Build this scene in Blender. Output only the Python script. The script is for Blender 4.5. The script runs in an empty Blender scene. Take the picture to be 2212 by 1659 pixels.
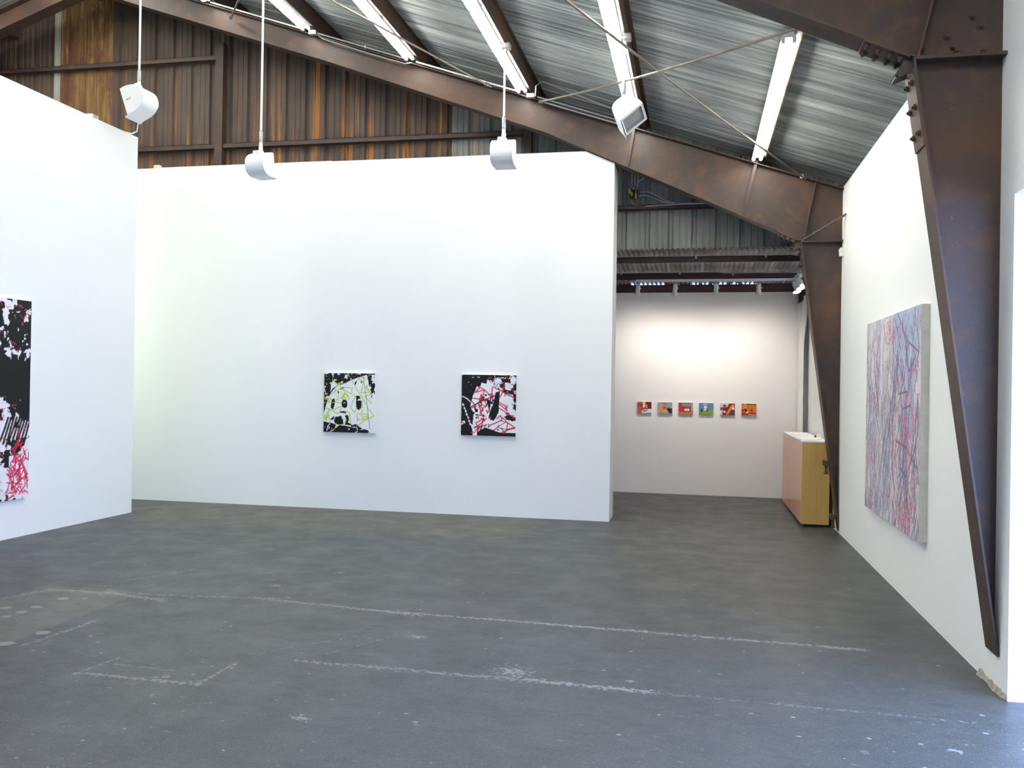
import bpy, bmesh, math, random
import numpy as np
from mathutils import Vector, Matrix
random.seed(7)
R = math.radians
scene = bpy.context.scene
col = scene.collection

# ------------------------------------------------------------------ helpers
class MB:
    """collects shapes and links them as ONE mesh object"""
    def __init__(s): s.v=[]; s.f=[]
    def add(s, vs, fs):
        o=len(s.v); s.v+= [tuple(p) for p in vs]; s.f+=[tuple(i+o for i in f) for f in fs]; return s
    def box(s,x0,x1,y0,y1,z0,z1,M=None):
        vs=[Vector((x,y,z)) for x in (x0,x1) for y in (y0,y1) for z in (z0,z1)]
        if M: vs=[M@v for v in vs]
        return s.add(vs,[(0,1,3,2),(4,6,7,5),(0,4,5,1),(2,3,7,6),(0,2,6,4),(1,5,7,3)])
    def prism(s,poly,axis,a,b):
        """poly: 2d points in the two other axes; extruded along axis from a to b"""
        n=len(poly); vs=[]
        for t in (a,b):
            for (p,q) in poly:
                vs.append({0:(t,p,q),1:(p,t,q),2:(p,q,t)}[axis])
        fs=[tuple(range(n)),tuple(range(2*n-1,n-1,-1))]
        for i in range(n):
            j=(i+1)%n; fs.append((i,i+n,j+n,j)) if False else fs.append((j,j+n,i+n,i))
        return s.add(vs,fs)
    def bar(s,a,b,w,h,up=(0,0,1)):
        a=Vector(a);b=Vector(b);d=(b-a);L=d.length;d.normalize()
        u=Vector(up); r=d.cross(u).normalized(); u=r.cross(d)
        vs=[p+r*sx*w/2+u*sz*h/2 for p in (a,b) for sx in (-1,1) for sz in (-1,1)]
        return s.add(vs,[(0,1,3,2),(4,6,7,5),(0,4,5,1),(2,3,7,6),(0,2,6,4),(1,5,7,3)])
    def tube(s,pts,r,n=10,cap=True):
        pts=[Vector(p) for p in pts]; rs=r if isinstance(r,(list,tuple)) else [r]*len(pts)
        o=None; vs=[]; fs=[]; prev=None
        for i,p in enumerate(pts):
            d=(pts[min(i+1,len(pts)-1)]-pts[max(i-1,0)]).normalized()
            if prev is None:
                ref=Vector((0,0,1)) if abs(d.z)<.9 else Vector((1,0,0)); u=d.cross(ref).normalized()
            else: u=(prev-d*prev.dot(d)).normalized()
            prev=u; w=d.cross(u)
            for k in range(n):
                a=2*math.pi*k/n; vs.append(p+(u*math.cos(a)+w*math.sin(a))*rs[i])
        for i in range(len(pts)-1):
            for k in range(n):
                k2=(k+1)%n; fs.append((i*n+k,i*n+k2,(i+1)*n+k2,(i+1)*n+k))
        if cap:
            fs.append(tuple(range(n))[::-1]); m=(len(pts)-1)*n; fs.append(tuple(range(m,m+n)))
        return s.add(vs,fs)
    def cyl(s,c,d,L,r,n=12,r2=None):
        c=Vector(c); d=Vector(d).normalized()
        return s.tube([c,c+d*L],[r,r if r2 is None else r2],n)
    def build(s,name,mat,parent=None,smooth=False,bevel=0):
        me=bpy.data.meshes.new(name); me.from_pydata(s.v,[],s.f)
        bm=bmesh.new(); bm.from_mesh(me); bmesh.ops.recalc_face_normals(bm,faces=bm.faces)
        bm.to_mesh(me); bm.free()
        o=bpy.data.objects.new(name,me); col.objects.link(o)
        for m in (mat if isinstance(mat,list) else [mat]): me.materials.append(m)
        if smooth:
            for p in me.polygons: p.use_smooth=True
            try: me.set_sharp_from_angle(angle=R(38))
            except Exception: pass
        if bevel:
            b=o.modifiers.new('b','BEVEL'); b.width=bevel; b.segments=2; b.limit_method='ANGLE'
        if parent: o.parent=parent
        return o
def tag(o,label=None,cat=None,group=None,kind=None):
    if label: o['label']=label
    if cat: o['category']=cat
    if group: o['group']=group
    if kind: o['kind']=kind
    return o
def thing(name,label,cat,loc=(0,0,0),group=None,rz=0):
    o=bpy.data.objects.new(name,None); col.objects.link(o); o.empty_display_size=.1
    o.location=loc; o.rotation_euler=(0,0,rz); return tag(o,label,cat,group)
def adopt(root,children):
    """children were modelled in world space: keep them there under the thing"""
    for c in children:
        c.parent=root; c.location=c.location-root.location
def copy_tree(o,parent=None):
    c=o.copy(); col.objects.link(c); c.parent=parent
    for ch in list(o.children): copy_tree(ch,c)
    return c
def struct(mb,name,mat,**k): return tag(mb.build(name,mat,**k),kind='structure')

# ------------------------------------------------------------------ materials
class NT:
    def __init__(s,name):
        s.m=bpy.data.materials.new(name); s.m.use_nodes=True; s.t=s.m.node_tree
        s.b=s.t.nodes['Principled BSDF']; s.out=s.t.nodes['Material Output']
    def n(s,ty,**k):
        n=s.t.nodes.new(ty)
        for a,b in k.items(): setattr(n,a,b)
        return n
    def put(s,sock,v):
        if isinstance(v,bpy.types.NodeSocket): s.t.links.new(v,sock)
        elif isinstance(v,(tuple,list)) and len(v)==3 and sock.type=='RGBA': sock.default_value=(*v,1)
        else: sock.default_value=v
    def math(s,op,a,b=0.,c=0.,clamp=False):
        n=s.n('ShaderNodeMath',operation=op,use_clamp=clamp)
        s.put(n.inputs[0],a); s.put(n.inputs[1],b); s.put(n.inputs[2],c); return n.outputs[0]
    def pos(s,scale=(1,1,1),rot=(0,0,0)):
        g=s.n('ShaderNodeNewGeometry'); m=s.n('ShaderNodeMapping'); s.t.links.new(g.outputs['Position'],m.inputs[0])
        m.inputs['Scale'].default_value=scale; m.inputs['Rotation'].default_value=rot; return m.outputs[0]
    def obj(s,scale=(1,1,1)):
        g=s.n('ShaderNodeTexCoord'); m=s.n('ShaderNodeMapping'); s.t.links.new(g.outputs['Object'],m.inputs[0])
        m.inputs['Scale'].default_value=scale; return m.outputs[0]
    def noise(s,vec,scale=1.,detail=4.,rough=.55,dist=0.):
        n=s.n('ShaderNodeTexNoise'); s.put(n.inputs['Vector'],vec); n.inputs['Scale'].default_value=scale
        n.inputs['Detail'].default_value=detail; n.inputs['Roughness'].default_value=rough; n.inputs['Distortion'].default_value=dist
        return n.outputs['Fac']
    def ramp(s,f,stops,interp='LINEAR'):
        n=s.n('ShaderNodeValToRGB'); n.color_ramp.interpolation=interp; s.put(n.inputs[0],f); e=n.color_ramp.elements
        while len(e)<len(stops): e.new(.5)
        for i,(p,c) in enumerate(stops):
            e[i].position=p; e[i].color=(*c,1) if isinstance(c,(tuple,list)) else (c,c,c,1)
        return n.outputs[0]
    def mix(s,f,a,b,mode='MIX'):
        n=s.n('ShaderNodeMix',data_type='RGBA',blend_type=mode); s.put(n.inputs[0],f); s.put(n.inputs[6],a); s.put(n.inputs[7],b)
        return n.outputs[2]
    def sep(s,v):
        n=s.n('ShaderNodeSeparateXYZ'); s.put(n.inputs[0],v); return n.outputs
    def bump(s,h,st=.3,d=.01):
        n=s.n('ShaderNodeBump'); n.inputs['Strength'].default_value=st; n.inputs['Distance'].default_value=d; s.put(n.inputs['Height'],h)
        s.t.links.new(n.outputs[0],s.b.inputs['Normal'])
    def fin(s,color=None,rough=None,metal=None,spec=None):
        if color is not None: s.put(s.b.inputs['Base Color'],color)
        if rough is not None: s.put(s.b.inputs['Roughness'],rough)
        if metal is not None: s.put(s.b.inputs['Metallic'],metal)
        if spec is not None: s.put(s.b.inputs['Specular IOR Level'],spec)
        return s.m
def plain(name,c,rough=.5,metal=0.,spec=.5,var=.06,scale=6.):
    t=NT(name); n=t.noise(t.pos(),scale,3)
    a=tuple(x*(1-var) for x in c); b=tuple(min(1,x*(1+var)) for x in c)
    return t.fin(t.ramp(n,[(.3,a),(.7,b)]),rough,metal,spec)
def emit(name,c,st):
    t=NT(name); t.fin((.9,.9,.9),.4); t.b.inputs['Emission Color'].default_value=(*c,1); t.b.inputs['Emission Strength'].default_value=st
    return t.m

def wall_mat(name,c,var=.012):
    t=NT(name); p=t.pos(); n=t.noise(p,1.3,3); n2=t.noise(p,90,3)
    colr=t.ramp(n,[(.3,tuple(x*(1-var) for x in c)),(.7,c)])
    t.bump(n2,.08,.003); return t.fin(colr,.62,0,.3)
M={}
M['wall']=wall_mat('white_wall_paint',(.83,.84,.835))
M['wall_far']=wall_mat('white_wall_paint_far',(.80,.79,.785),.03)
M['white']=plain('white_enamel',(.82,.83,.84),.35,var=.01)
M['white_matte']=plain('white_plastic',(.78,.78,.74),.5,var=.02)
M['grey_fit']=plain('grey_fitting',(.36,.37,.38),.4,.3)
M['galv']=plain('galvanised_conduit',(.50,.51,.52),.32,.75)
M['rod']=plain('rod_steel',(.16,.135,.115),.45,.35,var=.25,scale=3)
M['black']=plain('black_rubber',(.015,.015,.016),.5)
M['glass']=plain('lamp_glass',(.22,.24,.245),.12,.1)
M['lamp_in']=plain('lamp_reflector',(.5,.52,.53),.3,.5)
M['brown_dark']=plain('dark_red_primer',(.045,.016,.013),.5,.1,var=.25,scale=3)
M['yellow']=plain('yellow_fitting',(.62,.5,.05),.5)
M['paper']=plain('paper',(.85,.85,.84),.6,var=.02)
M['canvas']=plain('raw_canvas',(.66,.65,.58),.8,var=.08,scale=20)
M['canvas_white']=plain('white_canvas_side',(.8,.8,.79),.8,var=.03)
M['tube']=emit('fluorescent_tube',(1.,.99,.895),30.)
M['bulb']=emit('track_bulb',(1.,.9,.78),30.)
M['plaster']=plain('broken_plaster',(.30,.28,.23),.9,var=.45,scale=30)

def steel():                                                   # brown primed structural steel, rust blotches
    t=NT('brown_primed_steel'); p=t.pos()
    a=t.noise(p,1.4,5,.6); b=t.noise(p,7,4,.6); c=t.noise(p,30,2)
    base=t.ramp(a,[(.30,(.040,.031,.030)),(.50,(.057,.037,.031)),(.70,(.097,.050,.030))])
    base=t.mix(t.ramp(b,[(.52,0.),(.72,.55)]),base,(.13,.058,.024))
    base=t.mix(t.ramp(c,[(.70,0.),(.76,.35)]),base,(.16,.15,.13))
    t.bump(b,.12,.01)
    return t.fin(base,t.ramp(a,[(.3,.42),(.7,.6)]),.0,.4)
M['steel']=steel()

def gable():                                                   # rusted corrugated siding: streaks run down, galvanised to the right
    t=NT('rusted_siding'); p=t.pos(); x,y,z=t.sep(p)
    streak=t.noise(t.pos((9,1,.35)),1.,5,.65); fine=t.noise(t.pos((38,1,1.2)),1.,4,.7)
    blot=t.noise(t.pos((2.2,1,1.6)),1.,4,.6)
    panel=t.n('ShaderNodeTexWhiteNoise',noise_dimensions='1D'); t.put(panel.inputs['W'],t.math('FLOOR',t.math('MULTIPLY',t.math('ADD',x,.28),1.0936)))
    pv=panel.outputs['Value']
    dark=t.ramp(blot,[(.3,(.058,.036,.029)),(.5,(.085,.054,.041)),(.72,(.125,.075,.048))])
    dark=t.mix(t.math('MULTIPLY',pv,.35),dark,(.095,.090,.082))
    rust=t.ramp(fine,[(.3,(.17,.065,.024)),(.55,(.38,.155,.028)),(.75,(.56,.31,.09))])
    lowz=t.math('MULTIPLY',t.math('SUBTRACT',6.1,z),.06)
    m=t.ramp(t.math('ADD',streak,lowz),[(.57,0.),(.70,.85)])
    c=t.mix(m,dark,rust)
    # the tan, heavily rusted sheet near the ridge
    px=t.ramp(t.math('ADD',t.math('MULTIPLY',x,.1),1.5),[(.0,0.)]) if False else None
    band=t.math('MULTIPLY',t.math('GREATER_THAN',x,-9.72),t.math('LESS_THAN',x,-8.72))
    tan=t.ramp(fine,[(.3,(.12,.05,.025)),(.5,(.24,.12,.038)),(.72,(.36,.28,.12))])
    tan=t.mix(t.ramp(t.noise(t.pos((3,1,1.2)),1.,5,.7),[(.48,0.),(.60,.85)]),tan,(.13,.045,.018))
    c=t.mix(t.math('MULTIPLY',band,.85),c,tan)
    edge=t.math('MULTIPLY',t.math('GREATER_THAN',x,-9.74),t.math('LESS_THAN',x,-9.63))
    c=t.mix(t.math('MULTIPLY',edge,.7),c,(.45,.48,.45))
    # galvanised sheets from x=-3.4 on
    g=t.ramp(blot,[(.3,(.17,.175,.165)),(.7,(.28,.285,.265))])
    g=t.mix(t.ramp(fine,[(.55,0.),(.75,.5)]),g,(.38,.38,.36))
    rx=t.math('MULTIPLY',t.math('SUBTRACT',-2.35,x),.9,clamp=True)
    g=t.mix(t.math('MULTIPLY',t.ramp(streak,[(.5,0.),(.62,.8)]),rx),g,(.42,.26,.08))
    gal=t.math('GREATER_THAN',x,-3.37)
    c=t.mix(gal,c,g)
    t.bump(fine,.15,.004)
    return t.fin(c,.6,t.math('MULTIPLY',gal,.25),.35)
M['gable']=gable()

def deck():                                                    # galvanised roof sheets, streaks run down the slope
    t=NT('galvanised_roof_sheet'); p=t.pos(); x,y,z=t.sep(p)
    s1=t.noise(t.pos((.5,9,0)),1.,5,.7); s2=t.noise(t.pos((.25,2.2,0)),1.,3,.6); gr=t.noise(p,60,2)
    c=t.ramp(t.math('ADD',t.math('MULTIPLY',s1,.65),t.math('MULTIPLY',s2,.35)),
             [(.36,(.10,.118,.124)),(.5,(.28,.31,.31)),(.64,(.58,.61,.585))])
    c=t.mix(t.math('MULTIPLY',t.ramp(gr,[(.4,0.),(.7,1.)]),.25),c,(.36,.38,.36))
    seam=t.math('LESS_THAN',t.math('ABSOLUTE',t.math('SUBTRACT',y,8.12)),.012)
    c=t.mix(seam,c,(.02,.02,.025))
    t.bump(s1,.25,.01)
    return t.fin(c,t.ramp(s2,[(.3,.46),(.7,.62)]),.2,.45)
M['deck']=deck()
def lowdeck():
    t=NT('low_roof_sheet'); n=t.noise(t.pos((6,1,1)),1.,4)
    return t.fin(t.ramp(n,[(.35,(.22,.17,.165)),(.65,(.42,.41,.41))]),.45,.3,.4)
M['lowdeck']=lowdeck()

def floor_mat():
    t=NT('worn_painted_concrete'); p=t.pos(); x,y,z=t.sep(p)
    big=t.noise(p,.45,4,.6); mid=t.noise(p,2.6,5,.65); fin=t.noise(p,34,4,.6); gr=t.noise(p,160,2)
    c=t.ramp(big,[(.3,(.040,.046,.047)),(.7,(.057,.063,.063))])
    finc=t.math('DIVIDE',t.math('SUBTRACT',fin,.36),.28,clamp=True)
    c=t.mix(t.math('MULTIPLY',t.ramp(mid,[(.3,0.),(.7,1.)]),.35),c,(.041,.046,.048))
    c=t.mix(t.math('MULTIPLY',t.ramp(gr,[(.35,0.),(.75,1.)]),.24),c,(.125,.125,.123))
    soft=lambda v,a,b:t.ramp(v,[(a,0.),(b,1.)])
    # old paint worn to an olive ground: by the centre wall, and the patch at the left
    def poly_rect(cx,cy,hx,hy,ang,fe=.12):
        ca,sa=math.cos(ang),math.sin(ang)
        dx=t.math('SUBTRACT',x,cx); dy=t.math('SUBTRACT',y,cy)
        u=t.math('ABSOLUTE',t.math('ADD',t.math('MULTIPLY',dx,ca),t.math('MULTIPLY',dy,sa)))
        v=t.math('ABSOLUTE',t.math('ADD',t.math('MULTIPLY',dx,-sa),t.math('MULTIPLY',dy,ca)))
        d=t.math('MAXIMUM',t.math('SUBTRACT',u,hx),t.math('SUBTRACT',v,hy))
        return t.math('ADD',d,t.math('MULTIPLY',t.math('SUBTRACT',mid,.5),fe))
    inv=lambda d,w:t.math('SUBTRACT',1.,t.math('DIVIDE',d,w,clamp=True),clamp=True)
    d1=poly_rect(-4.3,10.35,2.3,1.0,0,.5); c=t.mix(t.math('MULTIPLY',inv(d1,.25),.8),c,(.088,.086,.056))
    d2=poly_rect(-4.62,5.25,.42,.85,.02); m2=inv(d2,.03)
    c=t.mix(t.math('MULTIPLY',m2,.85),c,(.095,.094,.076))
    # scrapes and scuffs as straight strokes, broken up by noise
    wobble=t.math('MULTIPLY',t.math('SUBTRACT',mid,.5),.05)
    def seg(x1,y1,x2,y2,w,thr,strength):
        L=math.hypot(x2-x1,y2-y1); ca,sa=(x2-x1)/L,(y2-y1)/L
        dx=t.math('SUBTRACT',x,(x1+x2)/2); dy=t.math('SUBTRACT',y,(y1+y2)/2)
        u=t.math('SUBTRACT',t.math('ABSOLUTE',t.math('ADD',t.math('MULTIPLY',dx,ca),t.math('MULTIPLY',dy,sa))),L/2)
        v=t.math('ABSOLUTE',t.math('ADD',t.math('ADD',t.math('MULTIPLY',dx,-sa),t.math('MULTIPLY',dy,ca)),wobble))
        d=t.math('MAXIMUM',u,v)
        k=inv(d,w*1.7)
        return t.math('MULTIPLY',t.math('GREATER_THAN',t.math('ADD',k,finc),thr),strength*1.1)
    segs=[(-3.3,6.18,-1.9,6.03,.04,1.26,.6),(-2.3,6.07,-.5,6.03,.028,1.22,.85),(-.6,6.03,1.1,5.97,.035,1.24,.7),
          (-4.2,6.05,-3.1,6.2,.05,1.40,.5),
          (-2.3,4.85,-.3,4.84,.045,1.36,.55),(-.9,4.86,-.2,4.83,.035,1.22,.7),(-.3,4.83,1.4,4.80,.03,1.5,.4),
          (-3.38,4.33,-2.62,4.33,.03,1.28,.6),(-3.38,4.32,-3.34,4.62,.022,1.30,.6),(-2.64,4.33,-2.62,4.72,.022,1.34,.55),
          (-3.3,4.52,-2.9,4.5,.02,1.4,.4),
          (-4.05,4.7,-4.0,5.3,.035,1.34,.6),(-4.95,6.0,-4.35,6.0,.05,1.26,.55),(-4.45,6.03,-3.9,5.92,.05,1.24,.55),
          (-5.2,5.45,-4.9,6.0,.05,1.34,.5),(-2.62,4.9,-2.2,5.35,.02,1.42,.45),(-2.2,5.0,-1.9,5.5,.015,1.42,.45),
          (-6.1,10.3,-3.9,10.0,.03,1.5,.4),(-4.9,7.9,-3.9,8.6,.02,1.45,.4),(-5.4,8.35,-5.0,8.15,.015,1.2,.4),(-.9,9.2,.1,9.15,.02,1.4,.4),
          (-4.6,6.4,-4.3,6.9,.015,1.25,.45)]
    tot=None
    for sg in segs:
        k=seg(*sg); tot=k if tot is None else t.math('MAXIMUM',tot,k)
    # blobs of bare filler
    blobs=[(-4.64,5.77,.05),(-4.64,5.51,.045),(-4.65,5.36,.045),(-4.83,5.43,.05),(-4.67,5.23,.035),(-4.13,4.96,.06),(-4.18,4.70,.06),(-4.5,5.82,.03),
           (-1.78,5.5,.10),(-1.02,4.98,.16),(-1.88,4.02,.07),(-.33,4.98,.04),(.10,3.4,.1),(-2.9,4.38,.08),(-3.0,7.2,.09),(-3.3,6.6,.09),(1.2,4.4,.06),(-4.1,8.0,.07)]
    for bx,by,br in blobs:
        w2=t.math('MULTIPLY',t.math('SUBTRACT',mid,.5),.12); d=t.math('SQRT',t.math('ADD',t.math('POWER',t.math('ADD',t.math('SUBTRACT',x,bx),w2),2.),t.math('POWER',t.math('MULTIPLY',t.math('SUBTRACT',y,by),1.25),2.)))
        noisy = (bx,by) not in [b_[:2] for b_ in blobs[:8]]; br=br*(1.5 if noisy else 1.)
        k=inv(d,br) 
        if noisy: k=t.math('MULTIPLY',t.math('GREATER_THAN',t.math('ADD',k,finc),1.28),t.math('MULTIPLY',t.math('GREATER_THAN',k,.02),.8))
        else: k=t.math('MULTIPLY',t.math('MULTIPLY',k,5.,clamp=True),.8)
        tot=t.math('MAXIMUM',tot,k)
    # scattered flecks, denser towards the front
    v=t.n('ShaderNodeTexVoronoi'); t.put(v.inputs['Vector'],t.pos((9,12,1),(0,0,.1))); v.inputs['Scale'].default_value=1.; v.inputs['Randomness'].default_value=1.
    rnd=t.sep(v.outputs['Color'])
    near=t.math('MULTIPLY',t.math('SUBTRACT',8.,y),.09,clamp=True)
    fl=t.math('MULTIPLY',t.math('LESS_THAN',t.math('ADD',v.outputs['Distance'],t.math('MULTIPLY',fin,.25)),t.math('ADD',.12,t.math('MULTIPLY',rnd[1],.16))),
              t.math('LESS_THAN',rnd[0],t.math('ADD',.12,near)))
    tot=t.math('MAXIMUM',tot,t.math('MULTIPLY',fl,.85))
    v2=t.n('ShaderNodeTexVoronoi'); t.put(v2.inputs['Vector'],t.pos((24,30,1),(0,0,.6))); r2=t.sep(v2.outputs['Color'])
    fl2=t.math('MULTIPLY',t.math('LESS_THAN',v2.outputs['Distance'],.26),t.math('LESS_THAN',r2[0],t.math('MULTIPLY',near,.8)))
    tot=t.math('MAXIMUM',tot,t.math('MULTIPLY',fl2,.75))
    smear=t.ramp(t.noise(t.pos((1.2,6,1)),1.,5,.75),[(.62,0.),(.80,.35)])
    tot=t.math('MAXIMUM',tot,t.math('MULTIPLY',smear,t.math('ADD',near,.25)))
    chips=t.ramp(t.noise(t.pos((11,20,1)),1.,4,.6),[(.655,0.),(.675,.6)])
    tot=t.math('MAXIMUM',tot,t.math('MULTIPLY',chips,t.math('MULTIPLY',near,1.6,clamp=True)))
    dark=t.ramp(t.noise(t.pos((5,13,1)),1.,5,.7),[(.52,0.),(.66,.45)])
    c=t.mix(dark,c,(.028,.031,.034))
    c=t.mix(tot,c,(.24,.24,.228))
    # dark slab joints
    for jy in (6.5,9.3,12.2):
        pass
    t.bump(t.math('ADD',fin,t.math('MULTIPLY',mid,.6)),.22,.006)
    return t.fin(c,t.ramp(mid,[(.3,.36),(.7,.54)]),0,.34)
M['floor']=floor_mat()
def wood():
    t=NT('tan_birch_panel'); n=t.noise(t.pos((14,14,1.2)),1.,4,.6)
    return t.fin(t.ramp(n,[(.3,(.42,.27,.075)),(.7,(.49,.32,.10))]),.35,0,.5)
M['wood']=wood()
M['pinklit_wood']=plain('tan_laminate_pink_light',(.74,.35,.20),.22,var=.03,scale=2)  # desk front: the pinkish light it reflects is put into its colour
def attr_mat(name,rough=.6):
    t=NT(name); a=t.n('ShaderNodeAttribute'); a.attribute_name='Col'; n=t.noise(t.pos(),150,2)
    t.bump(n,.15,.002); return t.fin(a.outputs['Color'],rough,0,.3)
M['painted']=attr_mat('painted_canvas')

# ------------------------------------------------------------------ roof lines
XAP=-8.52
def zt(x):                                                      # top of the rafters
    x=x if x>XAP else 2*XAP-x
    return 4.265+.336*(1.02-x)
XR=1.67; YC=10.87

# ------------------------------------------------------------------ setting
struct(MB().box(-19.2,6,-3.3,15.0,-.1,0),'floor',M['floor'])
w=MB()
w.box(XR,2.1,-3.3,-.5,0,4.07).box(XR,2.1,-.5,5.17,2.737,4.07).box(XR,2.1,5.17,11.7,0,4.07).box(XR,2.1,11.7,14.3,0,3.28)
w.box(2.03,2.1,-3.3,11.7,4.07,4.24)
struct(w,'wall_right',M['wall'])
w=MB().prism([(-10.5,0),(-1.025,0),(-1.025,4.45),(-1.385,4.613),(-10.5,4.613)],1,YC,YC+.5)
struct(w,'wall_center',M['wall'])
struct(MB().box(-7.05,-6.906,-3,9.773,0,4.709),'wall_left',M['wall'])
struct(MB().box(-3.2,XR+.01,14.07,14.2,0,3.19),'wall_far',M['wall_far'])
struct(MB().box(-3.3,-3.1,11.8,14.2,0,3.5),'wall_side',M['wall_far'])
struct(MB().box(-19.2,-3.1,11.73,11.8,0,3.5),'wall_north',M['wall'])
struct(MB().prism([(-19.2,0),(2.1,0),(2.1,zt(2.1)+.25),(XAP,zt(XAP)+.25),(-19.2,zt(-19.2)+.25)],1,-3.3,-3.2),'wall_south',M['wall'])
struct(MB().box(-19.3,-19.2,-3.3,11.8,0,4.4),'wall_west',M['wall'])

def rprofile(y0,y1,h):                                          # ribbed sheet profile, 0.305 m pitch
    pts=[]; y=y0
    base=[(0,0),(.085,0),(.092,.008),(.105,.008),(.112,0),(.19,0),(.197,.008),(.210,.008),(.217,0),(.2245,0)]
    while y<y1:
        for a,b in [(0,0),(.060,0),(.066,h*.2),(.080,h*.2),(.086,0),(.142,0),(.148,h*.2),(.162,h*.2),(.168,0),(.216,0),(.236,h),(.272,h),(.292,0)]:
            pts.append((y+a,b))
        y+=.3048
    pts.append((y1,0)); return [p for p in pts if p[0]<=y1]
# main roof: two slopes of ribbed sheet in one ceiling
mb=MB(); pr=rprofile(-3.3,11.76,.034)
for (xa,xb) in ((2.12,XAP),(-19.3,XAP)):
    for off in (0,.006):
        vs=[]; n=len(pr)
        for x in (xa,xb):
            for (y,h) in pr: vs.append((x,y,zt(x)+.285+h+off))
        mb.add(vs,[(i,i+1,n+i+1,n+i) for i in range(n-1)])
struct(mb,'ceiling',M['deck'])
# gable sheet above the lower room
mb=MB(); pr=rprofile(-19.2,2.1,.034); vs=[]; n=len(pr)
for k,(x,h) in enumerate(pr): vs.append((x,11.7+h,3.487))
for k,(x,h) in enumerate(pr): vs.append((x,11.7+h,zt(x)+.30))
mb.add(vs,[(i,i+1,n+i+1,n+i) for i in range(n-1)])
# insert apex break
struct(mb,'wall_gable',M['gable'])
# lower room roof
mb=MB(); vs=[]; P=.068; m=int(5.3/P*8); 
ylist=[11.66,14.6]
for yy in ylist:
    for i in range(m+1):
        x=-3.2+i*P/8; vs.append((x,yy,3.497-.078*(yy-11.7)+.011*math.sin(2*math.pi*x/P)))
n=m+1; mb.add(vs,[(i,i+1,n+i+1,n+i) for i in range(n-1)])
o=struct(mb,'ceiling',M['lowdeck'],smooth=True)
# broken plaster along the foot of the wall by the doorway
mb=MB(); rr=random.Random(3); prev=None
pts=[]
for i in range(17):
    y=5.19+i*.028; wd=.010+.016*abs(math.sin(i*.3))*rr.uniform(.6,1); pts.append((y,wd,.012+.02*rr.random()))
vs=[]
for (y,wd,h) in pts: vs+= [(XR-wd,y,0.0005),(XR-wd*.6,y,h*.5),(XR+.002,y,h+.012),(XR+.002,y,0)]
fs=[]
for i in range(len(pts)-1):
    for k in range(4): fs.append((i*4+k,i*4+(k+1)%4,(i+1)*4+(k+1)%4,(i+1)*4+k))
fs+=[(0,1,2,3),tuple(len(vs)-4+k for k in (3,2,1,0))]
struct(mb.add(vs,fs),'trim_1',M['plaster'])
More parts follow.
